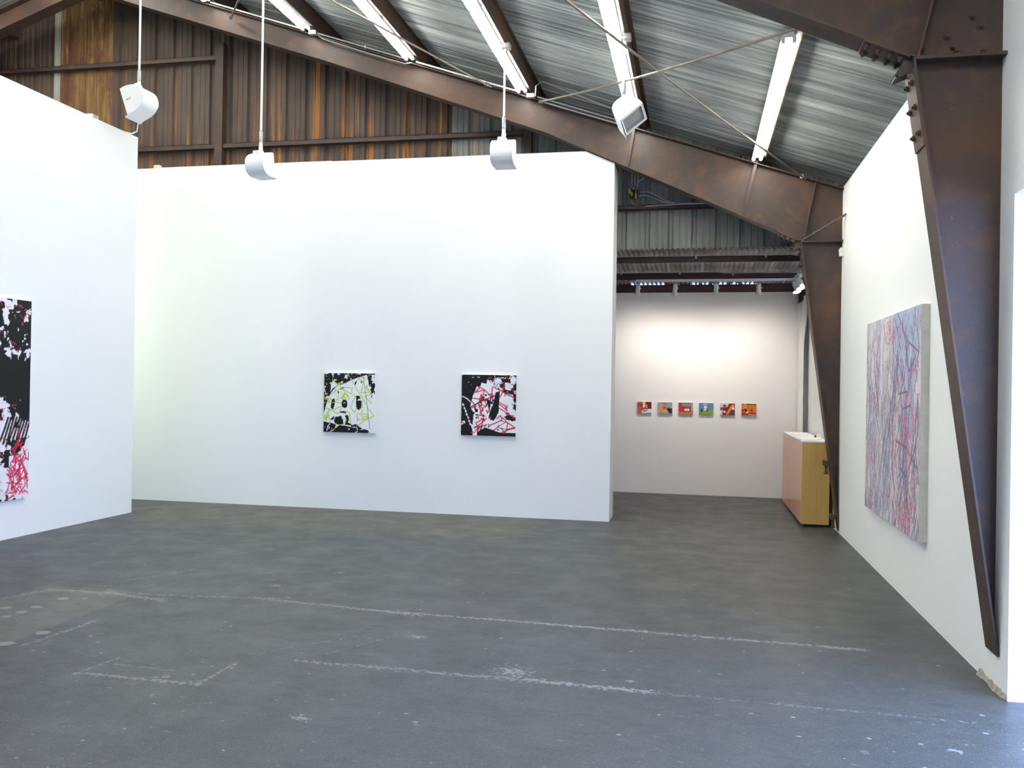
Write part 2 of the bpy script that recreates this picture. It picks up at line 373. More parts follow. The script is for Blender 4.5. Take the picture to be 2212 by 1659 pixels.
# paint-edge cap along the wall top
# ------------------------------------------------------------------ steel frames
def bolt_at(x,y,z,d,parent,r=.017):
    c=Vector((x,y,z)); d=Vector(d).normalized()
    mb=MB(); mb.cyl(c-d*.002,d,.004,r*1.35,14); mb.cyl(c,d,.016,r,6); mb.cyl(c+d*.014,d,.012,r*.55,8)
    o=mb.build('bolt',M['steel']); o.parent=parent; o.location=-parent.location
def frame(yw,kx,kz,hx,hz,label,near):
    """tapered column and rafter, web plane at yw; knee corner (kx,kz); haunch start (hx,hz)"""
    root=thing('steel_frame',label,'steel frame',(XR,yw,0),'steel frames of the hall')
    P=[]; fw=.10; tw=.006; tf=.012
    # column: web and inner flange
    mb=MB(); xb=XR+.002
    zb=.20 if near else 0.
    x0=kx+(kz-zb)*.1425 if near else XR+.015
    web=[(x0,zb),(kx,kz),(XR+.015,kz),(XR+.015,zb)]
    mb.prism(web,1,yw-tw,yw+tw)
    mb.prism([(x0-tf,zb),(kx-tf,kz),(kx,kz),(x0,zb)],1,yw-fw,yw+fw)
    P.append(mb.build('column',M['steel']))
    # rafter right
    xs=[kx,hx,-4.9,XAP]; zs=[kz,hz,5.95,7.174]
    ztf=lambda x:zt(x)
    mb=MB()
    top=[(XAP,ztf(XAP)),(2.0,ztf(2.0))]
    web=[(kx,kz),(XR+.015,kz),(XR+.015,4.065),(2.0,4.08) if False else (XR+.015,ztf(XR+.015)),(XAP,ztf(XAP)),(XAP,7.174),(-4.9,5.95),(hx,hz)]
    mb.prism(web,1,yw-tw,yw+tw)
    pts=list(zip(xs,zs))
    for (a,b) in zip(pts[:-1],pts[1:]):
        mb.prism([(a[0],a[1]),(b[0],b[1]),(b[0],b[1]+tf),(a[0],a[1]+tf)],1,yw-fw,yw+fw)
    mb.prism([(XR+.015,ztf(XR+.015)-tf),(XR+.015,ztf(XR+.015)),(XAP,ztf(XAP)),(XAP,ztf(XAP)-tf)],1,yw-fw,yw+fw)
    P.append(mb.build('rafter',M['steel']))
    # rafter left of the ridge
    mb=MB(); mir=lambda p:(2*XAP-p[0],p[1])
    web=[mir(p) for p in [(XAP,ztf(XAP)),(-.5,ztf(-.5)),(-.5,hz-.46*(-.5-hx)),(hx,hz),(-4.9,5.95),(XAP,7.174)]]
    mb.prism(web,1,yw-tw,yw+tw)
    pl=[mir(p) for p in [(-.5,hz-.46*(-.5-hx)),(hx,hz),(-4.9,5.95),(XAP,7.174)]]
    for (a,b) in zip(pl[:-1],pl[1:]):
        mb.prism([(a[0],a[1]),(b[0],b[1]),(b[0],b[1]+tf),(a[0],a[1]+tf)],1,yw-fw,yw+fw)
    a,b=mir((-.5,ztf(-.5))),(XAP,ztf(XAP))
    mb.prism([(a[0],a[1]-tf),a,b,(b[0],b[1]-tf)],1,yw-fw,yw+fw)
    P.append(mb.build('rafter',M['steel']))
    # knee: horizontal plate, slanting stiffener, splice seam
    mb=MB(); mb.box(kx-.012,XR,yw-fw+.01,yw+fw-.01,kz-.008,kz+.012)
    P.append(mb.build('knee_plate',M['steel']))
    st=((kx+.02,kz+.012),(kx+.15,ztf(kx+.15)-.02))
    mb=MB(); mb.prism([(st[0][0]-.006,st[0][1]),(st[0][0]+.006,st[0][1]),(st[1][0]+.006,st[1][1]),(st[1][0]-.006,st[1][1])],1,yw-fw+.015,yw+fw-.015)
    P.append(mb.build('stiffener',M['steel']))
    # web splice cover
    sx=kx-.55; sz=hz+(kz-hz)*(sx-hx)/(kx-hx)
    mb=MB(); mb.prism([(sx-.004,sz+.02),(sx+.004,sz+.02),(sx+.004,ztf(sx)-.02),(sx-.004,ztf(sx)-.02)],1,yw-tw-.004,yw+tw+.004)
    P.append(mb.build('weld_seam',M['steel']))
    # splice plates on the flanges at the knee
    def online(t): # along bottom flange from the knee
        return kx+(hx-kx)*t, kz+(hz-kz)*t
    L=math.hypot(hx-kx,hz-kz); 
    a=online(.03/L); b=online(.30/L)
    mb=MB(); mb.prism([(a[0],a[1]-.011),(b[0],b[1]-.011),(b[0],b[1]),(a[0],a[1])],1,yw-fw,yw+fw)
    P.append(mb.build('splice_plate',M['steel']))
    cx=lambda z:kx+(kz-z)*(x0-kx)/(kz-zb)
    mb=MB(); mb.prism([(cx(kz-.06)-tf-.010,kz-.06),(cx(kz-.50)-tf-.010,kz-.50),(cx(kz-.50)-tf,kz-.50),(cx(kz-.06)-tf,kz-.06)],1,yw-fw,yw+fw)
    P.append(mb.build('splice_plate',M['steel']))
    for p in P: p.location=(0,0,0)
    adopt(root,P)
    nrm=Vector((-.42,0,-.9)).normalized()
    for t in (.07,.13,.20,.27):
        x,z=online(t/L)
        for dy in (-.055,.055): bolt_at(x-.004,yw+dy,z-.011,nrm,root)
    for dz in (.13,.27,.42):
        z=kz-dz
        for dy in (-.055,.055): bolt_at(cx(z)-tf-.010,yw+dy,z,(-1,0,-.13),root)
    if near:
        for (bx,bz) in [(1.291,3.883),(1.262,3.753),(1.372,3.692),(1.405,3.631),(1.245,3.63),(1.426,3.605),(1.571,3.60),(1.507,3.796),(1.549,3.74)]:
            bolt_at(bx,yw-tw,bz,(0,-1,0),root,.014)
    # hook plate at the knee corner
    mb=MB()
    for dy in (-.06,.05):
        mb.prism([(kx-.012,kz+.02),(kx-.012,kz-.07),(kx-.085,kz-.10),(kx-.10,kz-.085),(kx-.05,kz+.005)],1,yw+dy,yw+dy+.01)
    mb.bar((kx-.09,yw-.06,kz-.092),(kx-.09,yw+.06,kz-.092),.012,.012)
    o=mb.build('knee_bracket',M['steel']); o.parent=root; o.location=-root.location
    return root
fnear=frame(5.40,1.19,3.555,-1.9,4.93,'tapered brown steel frame nearest the camera, its column by the bright doorway',True)
ffar=frame(10.92,1.205,3.43,-1.9,4.86,'tapered brown steel frame in front of the rusty gable, beside the tan desk',False)
# old hinge brackets on the far column
for z0 in (.80,.17):
    xf=1.205+(3.43-z0)*.1345-.014
    mb=MB(); mb.box(xf-.055,xf+.0,10.84,10.93,z0-.015,z0+.045); mb.box(xf-.035,xf-.004,10.86,10.9,z0-.105,z0-.015); mb.box(xf-.045,xf+.004,10.85,10.92,z0-.115,z0-.103)
    mb.cyl((xf-.062,10.87,z0+.012),(1,0,0),.02,.012,8)
    o=mb.build('hinge_bracket',M['steel']); o.parent=ffar; o.location=-ffar.location

# ------------------------------------------------------------------ purlins and flange braces
PX=[(.675,'first'),(-.787,'second'),(-2.19,'third'),(-3.68,'fourth'),(-5.13,'fifth'),(-6.6,'sixth'),(-8.05,'seventh'),(-8.99,'eighth'),(-10.45,'ninth')]
for i,(x,w_) in enumerate(PX):
    x+=.10; z=zt(x)+.085; s=1 if x>XAP else -1; h=.205; f=.06; th=.006
    mb=MB()
    mb.box(x-.003,x+.003,-3.2,11.69,z,z+h)
    mb.prism([(x-f*.9,z+.3*f*s),(x,z),(x,z+th),(x-f*.9,z+.3*f*s+th)],1,-3.2,11.69)
    mb.prism([(x,z+h-th),(x+f*.9,z+h-.3*f*s-th),(x+f*.9,z+h-.3*f*s),(x,z+h)],1,-3.2,11.69)
    if x>XAP: lab='brown roof purlin, %s from the right wall, %s'%(w_,'carrying a row of tube lights' if i<6 else 'just right of the ridge without lights')
    else: lab='brown roof purlin left of the ridge, '+('close to it' if i==7 else 'farther down the left slope')
    tag(mb.build('roof_purlin',M['steel']),lab,'purlin','purlins under the roof')
for x,xb_,zb_,lab in [(.675,.53,3.755,'slanting brown brace on the far rafter below the rightmost tube light'),(-.787,-.862,4.40,'slanting brown brace on the far rafter behind the tilted flood lamp')]:
    mb=MB(); a=(x,10.85,zt(x)+.03); b=(xb_,10.825,zb_)
    mb.bar(a,b,.035,.006,(0,1,0)); mb.bar((a[0]+.015,a[1],a[2]),(b[0]+.015,b[1],b[2]),.006,.035,(0,1,0))
    tag(mb.build('flange_brace',M['brown_dark']),lab,'brace','braces of the far rafter')

# brace rods
def rod(a,b,label,r=.012):
    mb=MB(); a=Vector(a);b=Vector(b)
    mid=(a+b)/2-Vector((0,0,.03)); pts=[a.lerp(b,k/12)-Vector((0,0,.05*math.sin(math.pi*k/12))) for k in range(13)]
    mb.tube(pts,r,8); d=(b-a).normalized()
    mb.cyl(a+d*.05,d,.05,r*2.2,6); mb.cyl(b-d*.10,d,.05,r*2.2,6)
    tag(mb.build('brace_rod',M['rod'],smooth=True),label,'rod','diagonal rods under the roof')
rod((1.2,5.5,4.02),(-1.985,10.83,5.243),'thin rusty rod rising leftwards from the near knee across the rightmost tube light')
rod((-2.1,5.5,zt(-2.1)-.12),(1.238,10.83,4.166),'thin rusty rod descending rightwards across the roof behind the second light row')
rod((-6.3,5.5,zt(-6.3)-.12),(-2.607,10.83,5.47),'thin rusty rod descending rightwards past the fourth light row')
rod((-2.7,5.5,zt(-2.7)-.12),(-6.269,10.83,6.60),'thin rusty rod ending on the far rafter near the ridge')
mb=MB(); mb.bar((1.20,10.86,3.44),(1.675,10.655,3.71),.03,.02)
tag(mb.build('knee_strut',M['steel']),'short brown strut from the far knee up to the right wall','strut')

# ------------------------------------------------------------------ gable framing
for x0,x1,top,lab in [(-6.93,-6.81,6.60,'brown steel post on the rusty gable, left one of two'),(-2.33,-2.22,5.20,'short brown steel post on the gable, right one, above the hanging lamp')]:
    mb=MB(); mb.box(x0,x1,11.58,11.59,0.0,top).box(x0,x0+.008,11.59,11.69,0.0,top).box(x1-.008,x1,11.59,11.69,0,top)
    tag(mb.build('gable_post',M['steel']),lab,'post','gable posts')
def girt(x0,x1,z,lab,h=.07):
    mb=MB(); mb.box(x0,x1,11.6,11.606,z-h/2,z+h/2).box(x0,x1,11.6,11.695,z+h/2-.006,z+h/2).box(x0,x1,11.6,11.695,z-h/2,z-h/2+.006)
    tag(mb.build('wall_girt',M['steel']),lab,'girt','girts of the gable')
girt(-12,-6.94,6.40,'upper rusty girt left of the tall gable post')
girt(-12,-6.94,5.10,'lower rusty girt left of the tall gable post, just above the white wall')
girt(-6.80,-2.34,5.10,'long rusty girt between the two gable posts')
girt(-2.21,1.0,4.045,'brown girt at right of the white wall, below looping conduits',.06)

# ------------------------------------------------------------------ tube lights
def make_strip():
    root=thing('tube_light','x','light')
    mb=MB(); mb.prism([(-.03,.055),(-.052,.0),(-.052,-.008),(.052,-.008),(.052,0),(.03,.055)],1,.0,1.2)
    h=mb.build('housing',M['white'],root)
    for s in (-1,1):
        mb=MB(); mb.tube([(s*.042,.03,-.032),(s*.042,1.17,-.032)],.019,12)
        mb.build('tube',M['tube'],root,smooth=True)
        for y in (.012,1.178):
            MB().box(s*.042-.014,s*.042+.014,y-.012,y+.012,-.048,-.004).build('lamp_holder',M['white'],root)
    return root
strip=make_strip(); first=True
ordw={0:'farthest',1:'second farthest',2:'third farthest',3:'fourth farthest'}
rowd={0:'rightmost row, near the right wall',1:'second row from the right, behind the tilted flood lamp',2:'third row from the right, above the middle flood lamp',3:'fourth row from the right',4:'fifth row from the right',5:'leftmost row at the top edge'}
for i,(x,_) in enumerate(PX[:6]):
    for k in range(3 if i==0 else 4):
        o=strip if first else copy_tree(strip); first=False
        y1=10.78-1.22*k; o.location=(x,y1-1.2,zt(x)+.055)
        o['label']='tube light, %s in the %s'%(ordw[k],rowd[i]); o['group']='tube lights under the purlins'
for i in (6,7,8):  # unseen strips by the ridge, assumed, added to light the far left corner
    for k in range(4):
        o=copy_tree(strip); x=PX[i][0]; o.location=(x,10.78-1.22*k-1.2,zt(x)+.018)
        o['label']='assumed tube light high by the ridge, left of and above the photo'; o['group']='assumed tube lights by the ridge'
for i,(x,_) in enumerate(PX[:4]):  # unseen front bay strips, added to light the floor
    for k in range(1,3):
        o=copy_tree(strip); o.location=(x,.6+1.22*k,zt(x)+.018)
        o['label']='added fluorescent tube light in the unseen bay nearer than the near steel frame'; o['group']='added tube lights of the front bay'

# ------------------------------------------------------------------ hanging flood lamps
def make_flood():
    root=thing('flood_lamp','x','lamp')          # origin at the yoke, body hangs below
    prof=[(0,.14)]
    for k in range(1,16):                          # rounded back
        a=math.pi/2+math.pi*k/16; ca,sa=math.cos(a),math.sin(a)
        prof.append((-.235*abs(ca)**.8,.145*(1 if sa>0 else -1)*abs(sa)**.85))
    prof.append((0,-.14))
    lip=[(0,-.14),(.09,-.215)]
    hw=.118
    # shell: swept outer skin with thickness
    outer=[(0.,.142)]+prof[1:-1]+[(.0,-.15),(.035,-.162)]
    mb=MB(); n=len(outer)
    inner=[(u*.96+(.004 if u>0 else 0),v*.95) for u,v in outer]; inner[-1]=(.036,-.157)
    vs=[];
    for xx in (-hw,hw):
        for (u,v) in outer: vs.append((xx,u,v))
        for (u,v) in inner: vs.append((xx,u,v))
    fs=[]; 
    for i in range(n-1):
        fs.append((i,i+1,2*n+i+1,2*n+i)); fs.append((n+i,3*n+i,3*n+i+1,n+i+1))
        fs.append((i,n+i,n+i+1,i+1)); fs.append((2*n+i,2*n+i+1,3*n+i+1,3*n+i))
    fs+=[(0,2*n,3*n,n),(n-1,2*n-1,4*n-1,3*n-1)]
    mb.add(vs,fs); sh=mb.build('shell',M['white'],smooth=True)
    caps=[]
    for s in (-1,1):
        mb=MB(); poly=prof; mb.prism(poly,0,s*hw-.004,s*hw+.004); caps.append(mb.build('end_cap',M['white']))
    mb=MB(); mb.box(-hw+.006,hw-.006,-.02,.0,-.13,-.118).box(-hw+.006,hw-.006,-.02,0,.118,.13).box(-hw+.006,-hw+.022,-.02,0,-.118,.118).box(hw-.022,hw-.006,-.02,0,-.118,.118)
    fr=mb.build('lens_frame',M['white'])
    gl=MB().box(-hw+.02,hw-.02,-.03,-.022,-.12,.12).build('glass',M['glass'])
    body=[sh,fr,gl]+caps
    mb=MB(); mb.prism([(-.06,.12),(.045,.12),(.03,.165),(-.05,.165)],1,-.16,-.06); 
    hump=mb.build('ballast_housing',M['white'],bevel=.006); body.append(hump)
    return root,body
def stem(root,L,box):
    """white cap, grey swivel fitting, conduit up to the roof, box on top; origin at the yoke"""
    mb=MB(); mb.cyl((0,0,-.005),(0,0,1),.05,.024,14); mb.cyl((0,0,.045),(0,0,1),.05,.020,14)
    mb.build('swivel',M['white'],root,smooth=True)
    mb=MB(); mb.tube([(0,0,.095),(0,0,.105),(0,0,.115),(0,0,.215),(0,0,.235)],[.013,.022,.022,.022,.012],12)
    mb.build('coupling',M['grey_fit'],root,smooth=True)
    MB().tube([(0,0,.235),(0,0,L)],.0125,12).build('conduit',M['white'],root,smooth=True)
    if box: MB().box(-.035,.06,-.05,.05,L-.005,L+.045).build('junction_box',M['galv'],root,bevel=.004)
specs=[  # yoke position, facing, tilt, roll, scale, label
 ((-6.50,9.20,5.10),R(88),R(-20),0,1.16,'white flood lamp hanging at the left above the corner of the left wall'),
 ((-5.03,9.41,4.375),R(-6),R(10),0,1.0,'white flood lamp seen from behind, hanging between the left lamp and the middle one'),
 ((-2.09,9.30,4.368),R(0),R(6),0,1.0,'white flood lamp seen from behind, hanging in front of the short gable post'),
 ((-.69,8.10,4.27),R(-100),R(-45),R(-24),.92,'white flood lamp turned sideways, tilted against the bright tube light'),
]
for i,(loc,rz,tilt,roll,sc,lab) in enumerate(specs):
    root,body=make_flood(); root.location=loc; root['label']=lab; root['group']='hanging flood lamps'
    # body centre hangs below the yoke
    piv=Matrix.Rotation(rz,4,'Z')@Matrix.Translation((0,.10,-.155*sc))@Matrix.Rotation(roll,4,'Y')@Matrix.Rotation(tilt,4,'X')@Matrix.Scale(sc,4)
    for b in body:
        b.data.transform(piv); b.parent=root
    L=zt(loc[0])-loc[2]+.035
    stem(root,L,True)
    if i==0:
        mb=MB()
        Mx=piv
        for k in range(7):
            mb.box(hx_:=-.118-.0055,-.118-.0045,-.09+k*.009,-.09+k*.009+.006,-.005,.006,Mx)
        o=mb.build('maker_mark',plain('red_brown_print',(.25,.06,.05),.5),root)
# white cable from the left lamp to the wall top
mb=MB(); mb.tube([(-6.62,9.33,4.80),(-6.62,9.34,4.72),(-6.64,9.37,4.64),(-6.72,9.42,4.60),(-6.85,9.47,4.64),(-6.94,9.5,4.72)] if False else [(-6.58,9.30,4.80),(-6.59,9.32,4.72),(-6.63,9.36,4.655),(-6.74,9.42,4.65),(-6.87,9.5,4.69),(-6.97,9.54,4.722)],.008,8)
tag(mb.build('lamp_cable',M['white_matte'],smooth=True),'white cable from the left flood lamp to the top of the left wall','cable')
t=thing('socket_box','pale socket box on top of the left wall behind the left flood lamp','socket',(-6.98,9.0,4.709))
MB().box(-.05,.05,-.06,.06,0,.05).build('housing',M['white_matte'],t,bevel=.006); MB().box(.05,.056,-.035,.035,.01,.04).build('face_plate',M['grey_fit'],t)
t=thing('socket_box','pale socket box on the top edge of the centre wall at its left','socket',(-7.42,10.95,4.613))
MB().box(-.045,.045,-.03,.03,0,.06).build('housing',M['white_matte'],t,bevel=.006); MB().box(-.03,.03,-.036,-.03,.012,.05).build('face_plate',plain('yellowish_plate',(.6,.6,.42),.5),t)

# ------------------------------------------------------------------ conduits
def conduit(pts,label,r=.011,mat='galv',grp=None,clips=()):
    t=thing('conduit',label,'conduit',pts[0],grp)
    MB().tube([Vector(p)-Vector(pts[0]) for p in pts],r,8).build('pipe',M[mat],t,smooth=True)
    for c in clips: 
        q=Vector(c)-Vector(pts[0]); MB().box(q.x-.012,q.x+.012,q.y-.015,q.y+.015,q.z-.018,q.z+.018).build('clip',M[mat],t)
    return t
conduit([(-7.36,10.92,4.624),(-4.8,10.92,4.624)],'thin pale conduit lying along the top of the centre wall',.009,'white_matte')
zl=lambda x,d=0.:(x,10.79,zt(x)+.02+d)
conduit([zl(-7.9),zl(-6.62)],'white conduit left of the leftmost tube light along the far rafter',.011,'white','conduits along the far rafter')
conduit([zl(-6.55),zl(-5.2)],'white conduit on the far rafter between the leftmost and the fifth row',.011,'white','conduits along the far rafter')
conduit([zl(-5.0),zl(-3.72)],'pale conduit on the far rafter between the fifth and fourth rows',.011,'galv','conduits along the far rafter',[zl(-4.3)])
conduit([zl(-4.98,-.02),(-4.9,10.79,zt(-4.9)-.035),(-4.2,10.79,zt(-4.2)-.05),(-3.75,10.79,zt(-3.75)-.045),(-3.66,10.79,zt(-3.66)-.01)],'second lower conduit sagging on the far rafter between the fifth and fourth rows',.009,'galv','conduits along the far rafter')
conduit([zl(-3.6),zl(-2.25)],'white conduit on the far rafter between the fourth and third rows',.011,'white','conduits along the far rafter')
conduit([zl(-2.0),zl(-.85)],'upper of two parallel conduits on the far rafter right of the third row',.010,'galv','conduits along the far rafter')
conduit([zl(-1.95,-.045),zl(-.85,-.045)],'lower of two parallel conduits on the far rafter right of the third row',.010,'galv','conduits along the far rafter')
arc=[(-2.02,10.76,zt(-2.02)+.01),(-2.01,10.74,zt(-2.0)+.12)]+[(-1.9+.12*math.cos(a)*-1,10.72,zt(-1.95)+.10+.1*math.sin(a)) for a in (R(30),R(60),R(85))]+[(-1.6,10.7,zt(-1.6)+.17),(-.9,10.68,zt(-.9)+.10)]
conduit(arc,'conduit arching over from the box at the third row towards the second row',.009,'galv','conduits along the far rafter')
for x,y,lab in [(-5.03,10.77,'grey junction box at the far end of the fifth light row'),(-2.08,10.77,'grey junction box at the far end of the third light row')]:
    t=thing('junction_box',lab,'junction box',(x,y,zt(x)+.0)); MB().box(-.05,.05,-.03,.03,-.025,.03).build('housing',M['galv'],t,bevel=.004); MB().box(-.042,.042,-.034,-.03,-.02,.025).build('cover',M['grey_fit'],t)
for i in (1,2):      # long conduits along the light rows
    x=PX[i][0]; conduit([(x+.072,10.7,zt(x)+.025),(x+.072,5.8,zt(x)+.025)],'long thin conduit beside the %s row of tube lights'%('second' if i==1 else 'third'),.009,'galv','conduits along the light rows')
x=PX[4][0]; conduit([(x+.085,10.7,zt(x)+.05),(x+.085,5.8,zt(x)+.05)],'long thin conduit beside the fifth row of tube lights',.007,'grey_fit','conduits along the light rows')
for lab,x in (('left one of three vertical conduits on the grey gable sheet',-.865),('middle one of three vertical conduits on the grey gable sheet',-.825),('right one of three vertical conduits on the grey gable sheet',-.785)):
    conduit([(x,11.66,4.95),(x,11.66,4.30)],lab,.010,'galv','vertical conduits on the gable')
t=thing('conduit_fittings','black conduit boxes with yellow caps where the gable conduits meet','fitting',(-.83,11.64,4.23))
MB().box(-.06,-.01,-.03,.03,-.05,.07).box(.0,.05,-.03,.03,-.06,.05).build('housing',M['black'],t,bevel=.004)
MB().box(-.075,-.045,-.045,-.03,.0,.06).box(-.045,-.02,-.045,-.03,-.03,.02).box(-.025,-.005,-.045,-.03,.05,.08).build('cap',M['yellow'],t)
MB().box(.01,.035,-.045,-.03,-.07,.0).build('cap',M['yellow'],t)
g='looping conduits on the gable girt'
conduit([(-.75,11.62,4.25),(-.66,11.62,4.25),(-.58,11.62,4.225),(-.48,11.62,4.16),(-.38,11.62,4.11),(-.28,11.62,4.09),(0,11.62,4.088),(.3,11.62,4.088)],'upper grey conduit looping right over the gable girt',.010,'galv',g,[(-.38,11.62,4.112)])
conduit([(-.77,11.63,4.20),(-.70,11.63,4.21),(-.6,11.63,4.18),(-.48,11.63,4.125),(-.36,11.63,4.085),(-.28,11.63,4.078)],'middle grey conduit looping right and meeting the girt',.010,'galv',g)
conduit([(-.87,11.63,4.17),(-.865,11.63,4.11),(-.81,11.63,4.07),(-.70,11.61,4.058),(-.45,11.59,4.062),(-.25,11.59,4.072),(.1,11.59,4.072)],'lowest grey conduit hanging in a loop down to the girt',.010,'galv',g)
conduit([(-.81,11.6,4.24),(-.80,11.6,4.33),(-.77,11.6,4.39),(-.72,11.6,4.42),(-.68,11.6,4.43)],'short bare wire bending right above the conduit boxes',.006,'galv')

# ------------------------------------------------------------------ lower room beams, track, post
dz=lambda y:3.497-.078*(y-11.7)
for y,h,lab in [(11.95,.078,'dark red beam across the low ceiling, nearest the gable'),(12.97,.094,'dark red beam across the low ceiling carrying the track lights'),(14.0,.118,'dark red beam on top of the far wall with daylight above it')]:
    top={11.95:3.438,12.97:3.354}.get(y,3.303)
    mb=MB(); mb.box(-3.1,XR,y-.003,y+.003,top-h,top).box(-3.1,XR,y-.003,y+.055,top-h,top-h+.006).box(-3.1,XR,y-.003,y+.055,top-.006,top)
    if y>13.9:
        for a,b in ((1300,1362),(1372,1374),(1438,1468),(1471,1494),(1512,1520),(1536,1541),(1572,1580),(1597,1606),(1634,1800)):
            mb.box(-1.25+(a-1333)*.00711,-1.25+(b-1333)*.00711,y,y+.05,top-.01,top+.03 if a<1630 else top+.016)
    tag(mb.build('ceiling_beam',M['brown_dark']),lab,'beam','beams of the low ceiling')
conduit([(-3,11.93,3.441),(1.2,11.93,3.441),(1.35,11.93,3.42)],'thin conduit along the nearest low beam',.006,'galv','conduits on the low beams',[(-1.18,11.93,3.428),(-.02,11.93,3.428),(.88,11.93,3.428)])
conduit([(-3,12.95,3.362),(.25,12.95,3.362),(.4,12.95,3.343),(1.4,12.95,3.343)],'thin conduit along the low beam above the light track',.006,'galv','conduits on the low beams',[(-1.1,12.95,3.348),(-.25,12.95,3.348),(.5,12.95,3.328)])
t=thing('light_track','pale light track turning a corner under the low ceiling','light track',(-.88,12.975,3.238))
MB().box(0,2.25,-.018,.018,-.012,.022).build('rail',M['white_matte'],t)
MB().box(2.214,2.25,-1.15,-.018,-.012,.022).build('rail',M['white_matte'],t)
def make_head():
    root=thing('track_light','x','spotlight')
    MB().box(-.025,.025,-.018,.018,-.03,0).build('adapter',M['white_matte'],root)
    return root
def head(loc,aim,label,bright):
    root=thing('track_light',label,'spotlight',loc,'track lights of the back room')
    MB().box(-.028,.028,-.02,.02,-.03,0).build('adapter',M['grey_fit'],root)
    d=Vector(aim).normalized(); s=Vector((0,0,-.03))
    e=s+d*.135
    MB().tube([s,s+d*.012,s+d*.125,e],[.018,.033,.033,.036],16).build('barrel',M['white_matte'],root,smooth=True)
    MB().cyl(s+Vector((.03 if d.x<.1 else -.03,0,0))+d*.07,(1 if d.x<.1 else -1,0,0),.018,.01,8).build('knob',M['white_matte'],root)
    mb=MB(); mb.tube([e-d*.004,e+d*.012,e+d*.03],[.030,.046,.056],20,cap=False); mb.build('rim',M['white_matte'],root,smooth=True)
    mb=MB(); mb.tube([e+d*.022,e+d*.030],[.050,.046],20); mb.build('bulb',M['bulb'],root,smooth=True)
    sp=bpy.data.lights.new('track_spot','SPOT'); sp.energy=bright; sp.spot_size=R(128); sp.spot_blend=1.; sp.color=(1,.91,.82); sp.shadow_soft_size=.04
    so=bpy.data.objects.new('track_spot',sp); col.objects.link(so); so.location=Vector(loc)+e+d*.05
    so.rotation_euler=d.to_track_quat('-Z','Y').to_euler()
for x,lab,dx in [(-.85,'leftmost of the four track lights on the far rail',-.06),(-.31,'second from the left of the four track lights on the far rail',-.06),(.27,'third from the left of the four track lights on the far rail',.0),(.865,'fourth from the left of the track lights on the far rail',.03)]:
    head((x,12.975,3.226),(dx,.50,-.86),lab,36)
for y,lab in [(12.82,'lit spotlight of the side rail farthest from the camera'),(12.40,'lit spotlight in the middle of the side rail'),(12.0,'lit spotlight of the side rail nearest the brown column')]:
    head((1.335,y,3.226),(.2,-.3,-.9),lab,22)
# white corner post with red steel above
t=thing('corner_post','white painted steel post in the far right corner of the back room','post',(1.6,13.85,0))
MB().prism([(-.085,0),(-.025,0),(-.025,2.99),(-.085,2.99)],1,.06,.2).build('back_plate',M['wall_far'],t)
MB().prism([(-.085,0),(-.012,0),(-.012,2.4),(.055,3.10),(-.025,3.10),(-.085,2.4)],1,-.06,.05).build('shaft',M['white_matte'],t)
MB().prism([(-.09,2.99),(.06,3.10),(.06,3.32),(-.12,3.32),(-.09,3.1)],1,-.05,.08).build('bracket',M['brown_dark'],t)

# ------------------------------------------------------------------ desk with papers
t=thing('reception_desk','tall tan reception desk with white top beside the far column','desk',(1.29,11.2,0))
MB().box(.0,.32,.0,2.38,.036,1.03).build('cabinet',M['wood'],t)
MB().box(-.004,.0,.0,2.38,.036,1.03).build('front_panel',M['pinklit_wood'],t)
MB().box(-.006,.322,-.004,2.385,1.03,1.052).build('worktop',M['white'],t,bevel=.002)
MB().box(.03,.31,.05,2.34,0,.036).build('plinth',M['black'],t)
def paper(x,y,w_,d,z,n,lab,rz,mat='paper'):
    t=thing('paper_stack',lab,'papers',(x,y,z),rz=rz); 
    MB().box(-w_/2,w_/2,-d/2,d/2,.0005,.004*n).build('sheets',M[mat],t)
    MB().box(-w_/2-.004,w_/2+.004,-d/2-.004,d/2+.004,0,.0006).build('backing',M['black'],t)
paper(1.40,11.52,.2,.28,1.052,2,'papers lying at the near end of the desk top',.05)
paper(1.50,11.72,.16,.24,1.052,3,'paper stack behind the nearest papers on the desk',-.1)
paper(1.42,12.2,.2,.3,1.052,1,'flat white sheet in the middle of the desk top',.02)
paper(1.43,12.75,.2,.3,1.052,1,'flat white sheet at the far end of the desk top',-.03)
t=thing('desk_phone','small dark object with white card at the wall side of the desk','phone',(1.565,12.0,1.052))
MB().prism([(-.10,0),(.10,0),(.10,.012),(-.10,.045)],0,-.03,.03).build('body',M['black'],t,bevel=.003)
MB().prism([(-.14,0),(-.13,0),(-.15,.06),(-.16,.06)],0,-.03,.03).build('card',M['paper'],t)

# motion sensor
t=thing('motion_sensor','small white rounded sensor on the right wall above the far column','sensor',(1.645,10.80,3.24))
MB().prism([(-.024,0),(.024,0),(.024,.085),(.016,.10),(-.006,.105),(-.02,.095)],1,-.03,.03).build('housing',M['white_matte'],t,bevel=.005)
MB().box(-.0265,-.0235,-.018,.018,.045,.08).build('lens',M['white'],t)

